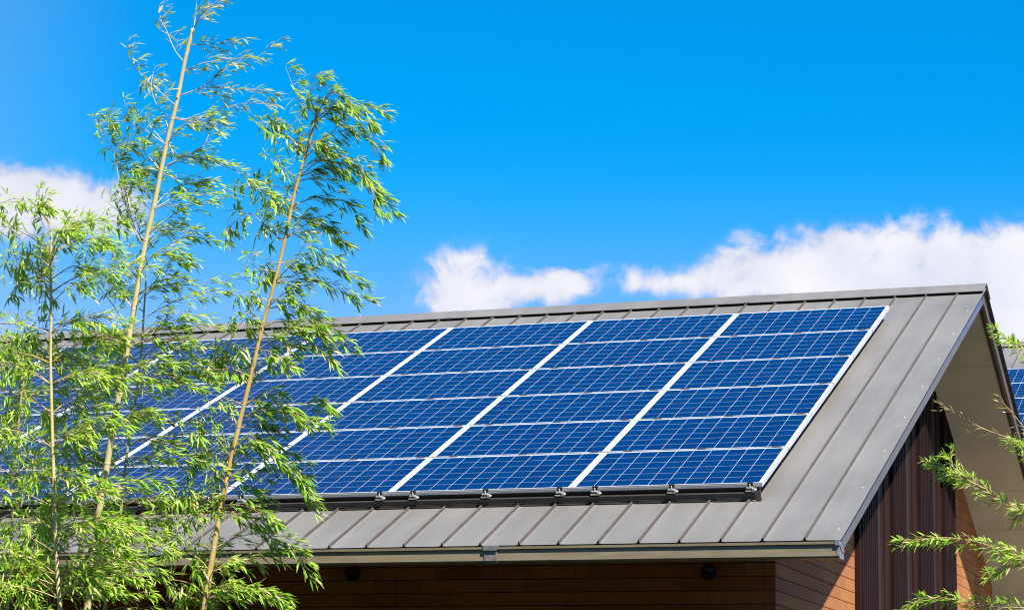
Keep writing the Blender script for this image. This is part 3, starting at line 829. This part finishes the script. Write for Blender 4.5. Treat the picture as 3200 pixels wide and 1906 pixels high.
# ------------------------------------------------------------------ solar panels
PW, PH, PT = 1.650, 0.988, 0.037
ROWP, COLP = 1.007, 1.655
def frame_mesh():
    mb = MB(); w = 0.011
    mb.box(XYZ, -PW / 2, PW / 2, -PH / 2, -PH / 2 + w, -PT, 0)
    mb.box(XYZ, -PW / 2, PW / 2, PH / 2 - w, PH / 2, -PT, 0)
    mb.box(XYZ, -PW / 2, -PW / 2 + w, -PH / 2 + w, PH / 2 - w, -PT, 0)
    mb.box(XYZ, PW / 2 - w, PW / 2, -PH / 2 + w, PH / 2 - w, -PT, 0)
    # extrusion ribs on the outer faces
    for z in (-0.012, -0.024):
        mb.box(XYZ, -PW / 2 + 0.001, PW / 2 - 0.001, -PH / 2 - 0.0015, -PH / 2 + 0.004, z - 0.002, z)
    return mb
def sheet_mesh():
    mb = MB(); w = 0.011
    mb.box(XYZ, -PW / 2 + w, PW / 2 - w, -PH / 2 + w, PH / 2 - w, -0.010, -0.0022)
    return mb
def mid_clamp_mesh():
    mb = MB()
    mb.box(XYZ, -0.040, 0.040, -0.017, 0.017, 0.0005, 0.004)
    mb.box(XYZ, -0.040, 0.040, -0.0075, 0.0075, -0.045, 0.0005)
    mb.tube([(0, 0, 0.004), (0, 0, 0.011)], 0.0065, 6)
    return mb
def end_clamp_mesh():
    mb = MB()
    # dark saddle against the frame, then the lit foot, bolt and side lever
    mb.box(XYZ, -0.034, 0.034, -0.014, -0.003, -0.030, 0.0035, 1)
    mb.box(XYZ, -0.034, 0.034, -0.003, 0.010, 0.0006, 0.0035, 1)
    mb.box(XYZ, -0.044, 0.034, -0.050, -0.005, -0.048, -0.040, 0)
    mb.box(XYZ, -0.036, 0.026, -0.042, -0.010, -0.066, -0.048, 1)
    mb.box(XYZ, -0.056, 0.034, -0.062, -0.004, -0.078, -0.067, 0)
    mb.box(XYZ, 0.034, 0.062, -0.060, -0.020, -0.076, -0.045, 0)
    mb.tube([(0.03, -0.056, -0.071), (0.088, -0.046, -0.056)], 0.011, 8, 0)
    mb.tube([(0, -0.026, -0.040), (0, -0.026, -0.004)], 0.0055, 8, 0)
    mb.tube([(0, -0.026, -0.034), (0, -0.026, -0.026)], 0.011, 6, 0)
    mb.v = [(x * 0.66, y * 0.75, z * 0.80 if z < 0 else z) for x, y, z in mb.v]
    return mb
fr0 = frame_mesh().build('frame', M_alu); sh0 = sheet_mesh().build('cell_sheet', M_cell)
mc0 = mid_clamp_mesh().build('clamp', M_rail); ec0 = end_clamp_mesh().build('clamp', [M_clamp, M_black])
protos = (fr0, sh0, mc0, ec0)
ORD = ['first', 'second', 'third', 'fourth', 'fifth', 'sixth', 'seventh', 'eighth']
ROWN = ['top row', 'second row from the top', 'third row from the top', 'third row from the bottom', 'second row from the bottom', 'bottom row']
def put_panel(loc, label, group, bottom, clamps=True):
    t = empty('solar_panel', loc, (TH, 0, 0)); tag(t, label, 'solar panel', group)
    for p in (fr0, sh0):
        c = p.copy(); col.objects.link(c); c.parent = t
    if clamps:
        for xo in (0.10, 0.77, 1.44):
            c = (ec0 if bottom else mc0).copy(); col.objects.link(c); c.parent = t
            c.location = (PW / 2 - xo, -PH / 2 - (0.0 if bottom else 0.0095), 0)
    return t
for r in range(6):
    for k in range(7):
        xc = -PW / 2 - COLP * k; sc = ROWP * (5 - r) + PH / 2
        pos = 'at the right end' if k == 0 else ('%s from the right' % ORD[k])
        put_panel(slope(xc, sc, 0), 'blue solar panel on the near roof, %s, %s' % (ROWN[r], pos), 'solar panels on the near roof', r == 5)
for r in range(5):
    base = Vector(slope(0, 7.235 - 2.37 - ROWP * r - PH / 2, 0))
    put_panel((-1.934 + PW / 2, off2.y + base.y, off2.z + base.z), 'small blue solar panel on the distant roof at the right edge, %s' % ('top one' if r == 0 else '%s from its top' % ORD[r]), 'solar panels on the distant roof', False, False)
for p in protos: bpy.data.objects.remove(p)

# rack that carries the near array
rack = empty('mounting_rack', slope(-5.8, 0, RH)); tag(rack, 'dark metal mounting rack between the solar panels and the near roof', 'rack')
rl = Vector(rack.location)
def rel(fm): return lambda a, s, h: Vector(fm(a, s, h)) - rl
rs = rel(slope)
mb = MB()
AX0 = -COLP * 7
mb.box(rs, AX0 - 0.03, -0.06, -0.030, -0.026, -0.118, -0.080)
mb.box(rs, AX0 - 0.03, -0.06, -0.036, -0.004, -0.082, -0.077)
mb.box(rs, AX0 - 0.03, -0.06, -0.040, -0.010, -0.121, -0.116)
mb.build('edge_rail', M_rail, rack)
mb = MB()
mb.box(rs, -0.058, -0.012, -0.034, -0.028, -0.138, -0.062)
mb.box(rs, -0.058, -0.012, -0.034, 0.03, -0.141, -0.136)
mb.build('rail_end', M_fascia, rack)
for r in range(7):
    s = ROWP * r - 0.0095 if r else 0.05
    mb = MB(); mb.box(rs, AX0 - 0.03, -0.035, s - 0.02, s + 0.02, -0.092, -0.039)
    mb.build('support_rail', M_rail, rack)
x = 0.560 - PITCH * 2
k = 0
while x > AX0 and k < 36:
    mb = MB(); mb.box(rs, x - PITCH + 0.055, x - 0.07, -0.024, -0.012, RH + 0.010, RH + 0.022)
    mb.box(rs, x - 0.07, x - 0.045, -0.03, -0.018, RH + 0.015, RH + 0.020)
    mb.build('closure_strip', M_fascia, rack)
    x -= PITCH; k += 1
for k in range(0, 36, 2):
    x = 0.560 - PITCH * (k + 2)
    if x < AX0: break
    mb = MB(); mb.box(rs, x - 0.03, x + 0.03, 0.02, 0.09, RH + 0.030, -0.093)
    mb.build('seam_bracket', M_black, rack)

# ------------------------------------------------------------------ bamboo
rnd = random.Random(11)
def rv(a=1.0): return Vector((rnd.uniform(-a, a), rnd.uniform(-a, a), rnd.uniform(-a, a)))
def smooth(pts, n):
    """Catmull-Rom through the given points"""
    P_ = [Vector(p) for p in pts]; P_ = [P_[0] * 2 - P_[1]] + P_ + [P_[-1] * 2 - P_[-2]]
    out = []
    segs = len(P_) - 3
    for i in range(n + 1):
        t = i / n * segs; k = min(int(t), segs - 1); u = t - k
        a, b_, c_, d_ = P_[k:k + 4]
        out.append(0.5 * ((2 * b_) + (c_ - a) * u + (2 * a - 5 * b_ + 4 * c_ - d_) * u * u + (3 * b_ - a - 3 * c_ + d_) * u ** 3))
    return out
def leaf(mb, p, d_, L, w, tint, droop):
    d_ = d_.normalized()
    side = d_.cross(Vector((rnd.uniform(-.6, .6), rnd.uniform(-1, .2), 1.0)))
    if side.length < 1e-3: side = Vector((1, 0, 0))
    side.normalize(); nrm = side.cross(d_)
    i = len(mb.v)
    def at(t): return p + d_ * (L * t) + Vector((0, 0, -droop * L * t * t))
    a = at(0.30); b_ = at(0.66)
    mb.v += [tuple(q) for q in (p, a - side * w * .5, a - nrm * w * .16, a + side * w * .5, b_ - side * w * .42, b_ - nrm * w * .13, b_ + side * w * .42, at(1.0))]
    mb.tint += [tint, tint, tint, tint, min(1, tint + .02), min(1, tint + .02), min(1, tint + .02), min(1, tint + rnd.choice((.0, .05, .30)))]
    for f in ((0, 2, 1), (0, 3, 2), (1, 2, 5, 4), (2, 3, 6, 5), (4, 5, 7), (5, 6, 7)):
        mb.f.append(tuple(i + k for k in f)); mb.mi.append(0); mb.sm.append(True)

def spray(parent, pts, wind, lm, tw, step=0.05, fan=(4, 6), leafL=(0.068, 0.112), tl=(0.035, 0.115), t0=0.22, bare=0.0, r0=0.0045, wide=0.0140, windw=0.62, tintb=0.10):
    """one side branch: wood (with its twigs) and, as a sub-part, its leaves"""
    L = sum((Vector(pts[i + 1]) - Vector(pts[i])).length for i in range(len(pts) - 1))
    n = max(6, int(L / 0.05))
    ln = smooth(pts, n)
    wb = MB(); lb = MB()
    wb.tube(ln, [r0 * (1 - 0.72 * k / n) for k in range(n + 1)], 5)
    m_ = max(3, int(L * (1 - t0) / (step * DENS)))
    for q in range(m_ + 1):
        t = t0 + (1 - t0) * (q + rnd.uniform(-.3, .3)) / m_
        t = max(0.05, min(1, t)); k = min(int(t * n), n - 1)
        p = ln[k].lerp(ln[k + 1], t * n - k); tan = (ln[k + 1] - ln[k]).normalized()
        out = rv(); out.y *= 0.8; out -= tan * out.dot(tan)
        if out.length < .1: continue
        out.normalize()
        if q >= m_: out *= 0.15
        td = (tan * 0.75 + out * rnd.uniform(.45, .95) + wind * 0.35).normalized()
        Lt = rnd.uniform(*tl) * (1.15 - 0.5 * t)
        e1 = p + td * Lt * .55 + rv(.006); e2 = p + td * Lt + wind * Lt * 0.12 + Vector((0, 0, -0.08 * Lt)) + rv(.006)
        wb.tube([p, e1, e2], [0.0016, 0.0013, 0.0009], 4)
        if rnd.random() < 0.35:
            wb.tube([e1, e1 + (td + rv(.8)).normalized() * Lt * .5], [0.0011, 0.0008], 3)
        if rnd.random() < bare: continue
        for j in range(rnd.randint(*fan)):
            u = rnd.choice((0.5, 0.75, 0.9, 1.0, 1.0, 1.0))
            bp = e1.lerp(e2, max(0, (u - .5) * 2))
            ld = td * 0.50 + wind * windw + rv(0.46)
            t_ = min(1, max(0, rnd.gauss(0.47 + tintb, 0.2))) if rnd.random() > .05 else rnd.uniform(.85, 1)
            leaf(lb, bp, ld, rnd.uniform(*leafL), wide * rnd.uniform(.75, 1.25), t_, rnd.uniform(0.02, 0.30))
    b_ = wb.build('branch', tw, parent, fix=False)
    if lb.f: lb.build('leaves', lm, b_, fix=False)
    return b_

def make_bamboo(key, label, r_top, r_bot, group, node_gap=0.27, dark=False):
    Y, pts = CULMS[key]
    p3 = [Vector((x, Y, z)) for x, z in pts]
    d_ = (p3[0] - p3[2]).normalized()
    while p3[0].z > GZ + 0.3:
        nx = p3[0] + d_ * 0.5; d_ = (d_ + Vector((0, 0, -0.12))).normalized(); p3.insert(0, nx)
    p3[0].z = GZ - 0.05
    root = empty('bamboo', (p3[0].x, Y, GZ)); tag(root, label, 'bamboo', group)
    base = Vector(root.location)
    loc = [p - base for p in p3]
    L = sum((loc[i + 1] - loc[i]).length for i in range(len(loc) - 1))
    n = int(L / node_gap)
    fine = smooth(loc, n * 8)
    rr = []; mi = []; path = []
    for i in range(len(fine)):
        t = i / (len(fine) - 1); r = r_bot + (r_top - r_bot) * t
        if i % 8 == 0 and 0 < i < len(fine) - 1:
            up = (fine[i + 1] - fine[i]).normalized()
            for dz_, k_, m_ in ((-0.012, 0.99, 0), (-0.005, 1.0, 1), (0.0, 1.05, 2), (0.004, 1.05, 0), (0.009, 0.99, 0)):
                path.append(fine[i] + up * dz_); rr.append(r * k_); mi.append(m_)
        else:
            path.append(fine[i]); rr.append(r); mi.append(0)
    mb = MB(); mb.tube(path, rr, 12, mi, True)
    mb.build('culm', [M_culm[key], M_ring, M_ringdark], root, fix=False)
    nodes = [fine[i] for i in range(8, len(fine) - 1, 8)]
    return root, base, nodes

WIND = Vector((0.92, 0.10, -0.12)); WIND2 = Vector((0.86, 0.12, -0.42)); CALM = Vector((0.60, -0.05, -0.14))
CLUMP = 'bamboos of the clump in front of the roof'
def given(root, base, key, wind, lm, tw, **kw):
    Y = CULMS[key][0]
    for pts in SPRAYS[key]:
        sgn = rnd.choice((-1, 1)) * rnd.uniform(.05, .35); n = len(pts)
        p3 = [Vector((x, Y + sgn * (i / (n - 1)) * 0.8, z)) - base for i, (x, z) in enumerate(pts)]
        k2 = dict(kw)
        if callable(lm): lmm, extra = lm(pts[0][1]); k2.update(extra)
        else: lmm = lm
        spray(root, p3, wind, lmm, tw, **k2)
def wild(root, nodes, z0, z1, per, wind, lm, tw, L=(0.35, 0.8), up=(0.25, 0.9), side=(-1, 1), **kw):
    k = 0
    for p in nodes:
        zz = p.z + GZ
        if not (z0 < zz < z1): continue
        for j in range(per):
            k += 1
            s = side[k % len(side)]
            an = rnd.uniform(-0.75, 1.0)
            Lb = rnd.uniform(*L)
            d0 = Vector((s * math.cos(an), math.sin(an), rnd.uniform(*up))).normalized()
            pts = [p.copy()]; dd = d0.copy()
            for q in range(4):
                pts.append(pts[-1] + dd * Lb / 4)
                dd = (dd + wind * 0.16 + Vector((0, 0, -0.20))).normalized()
            spray(root, pts, wind, lm, tw, **kw)

# tallest, thick, cut off at the top
root, base, nodes = make_bamboo('main', 'thickest pale yellow bamboo with a cut top, tallest of the clump', 0.0140, 0.0305, CLUMP, 0.285)
given(root, base, 'main', WIND, lambda z: (M_leafdry, dict(bare=.12, step=0.055, fan=(2, 5), wide=0.0150, tintb=.06)) if z > 2.1 else ((M_leaf, dict(fan=(3, 6), step=0.058, wide=0.0148, tintb=.10)) if z > 1.0 else (M_leaf, {})), M_twigpale, step=0.075, t0=0.16)
wild(root, nodes, -1.6, 0.7, 3, WIND, M_leaf, M_twig, L=(0.35, 0.75))
wild(root, nodes, 0.7, 2.25, 3, WIND, M_leaf, M_twigpale, L=(0.25, 0.55), side=(-1, 1, -1), up=(0.5, 1.3), step=0.055)
# slanting one on the right of the clump
root, base, nodes = make_bamboo('right', 'slanting golden bamboo with wind-blown leaves, rightmost of the clump', 0.0095, 0.0290, CLUMP, 0.285)
given(root, base, 'right', WIND2, M_leafdeep, M_twig, step=0.050, fan=(4, 7), leafL=(0.070, 0.120), windw=0.55, t0=0.06, wide=0.0150)
wild(root, nodes, -0.75, 2.3, 2, WIND2, M_leafdeep, M_twig, L=(0.16, 0.34), up=(0.3, 1.1), t0=0.10, step=0.050)
wild(root, nodes, -1.7, -0.75, 3, WIND, M_leaf, M_twig, L=(0.35, 0.6), side=(-1, -1, 1))
# upright one at the left
root, base, nodes = make_bamboo('left', 'upright yellow bamboo with a cut tip and dense leaves, near the left edge', 0.0085, 0.0200, CLUMP, 0.262)
given(root, base, 'left', CALM, M_leaf, M_twig, step=0.045, fan=(4, 7), leafL=(0.075, 0.12))
wild(root, nodes, -1.7, 1.45, 5, CALM, M_leaf, M_twig, L=(0.30, 0.80), leafL=(0.070, 0.115), fan=(4, 7))
# thin green one between
root, base, nodes = make_bamboo('green', 'thin green bamboo culm just right of the thickest one', 0.0065, 0.0160, CLUMP, 0.27)
given(root, base, 'green', WIND, M_leaf, M_twig)
wild(root, nodes, -1.7, 0.9, 3, WIND, M_leaf, M_twig, L=(0.30, 0.65), step=0.06)
# slender tan one at the frame edge
root, base, nodes = make_bamboo('tan', 'slender tan bamboo culm farthest left in the clump', 0.0075, 0.0150, CLUMP, 0.30)
given(root, base, 'tan', CALM, M_leafdeep, M_twig)
wild(root, nodes, -1.7, 0.75, 5, CALM, M_leaf, M_twig, L=(0.35, 0.75))

# one more that stands beyond the right edge and reaches in with its branches
CULMS['edge'] = (-3.5, RIGHT_CULM)
root, base, nodes = make_bamboo('edge', 'bamboo at the right edge reaching leafy branches across the gable', 0.010, 0.021, None, 0.26)
for kind, pts in RIGHT_SPRAYS:
    n = len(pts); sgn = rnd.uniform(-.25, .25)
    p3 = [Vector((x, -3.5 + sgn * i / (n - 1), z)) - base for i, (x, z) in enumerate(pts)]
    left = Vector((-0.55, -0.1, 0.10))
    if kind == 'bare':
        spray(root, p3, left, M_leafdry, M_twig, step=0.055, fan=(0, 2), leafL=(0.03, 0.055), tl=(0.04, 0.11), bare=.40, r0=0.0052, wide=0.008)
    else:
        spray(root, p3, left, M_leaf, M_twig, step=0.028, fan=(4, 7), leafL=(0.045, 0.080), tl=(0.03, 0.075), r0=0.0050, wide=0.0095, t0=0.12, windw=0.35, tintb=.10)
wild(root, nodes, -1.2, 2.2, 2, Vector((-0.1, -0.1, -0.1)), M_leaf, M_twig, L=(0.4, 0.7), side=(1, 1), leafL=(0.05, 0.08), wide=0.0095)
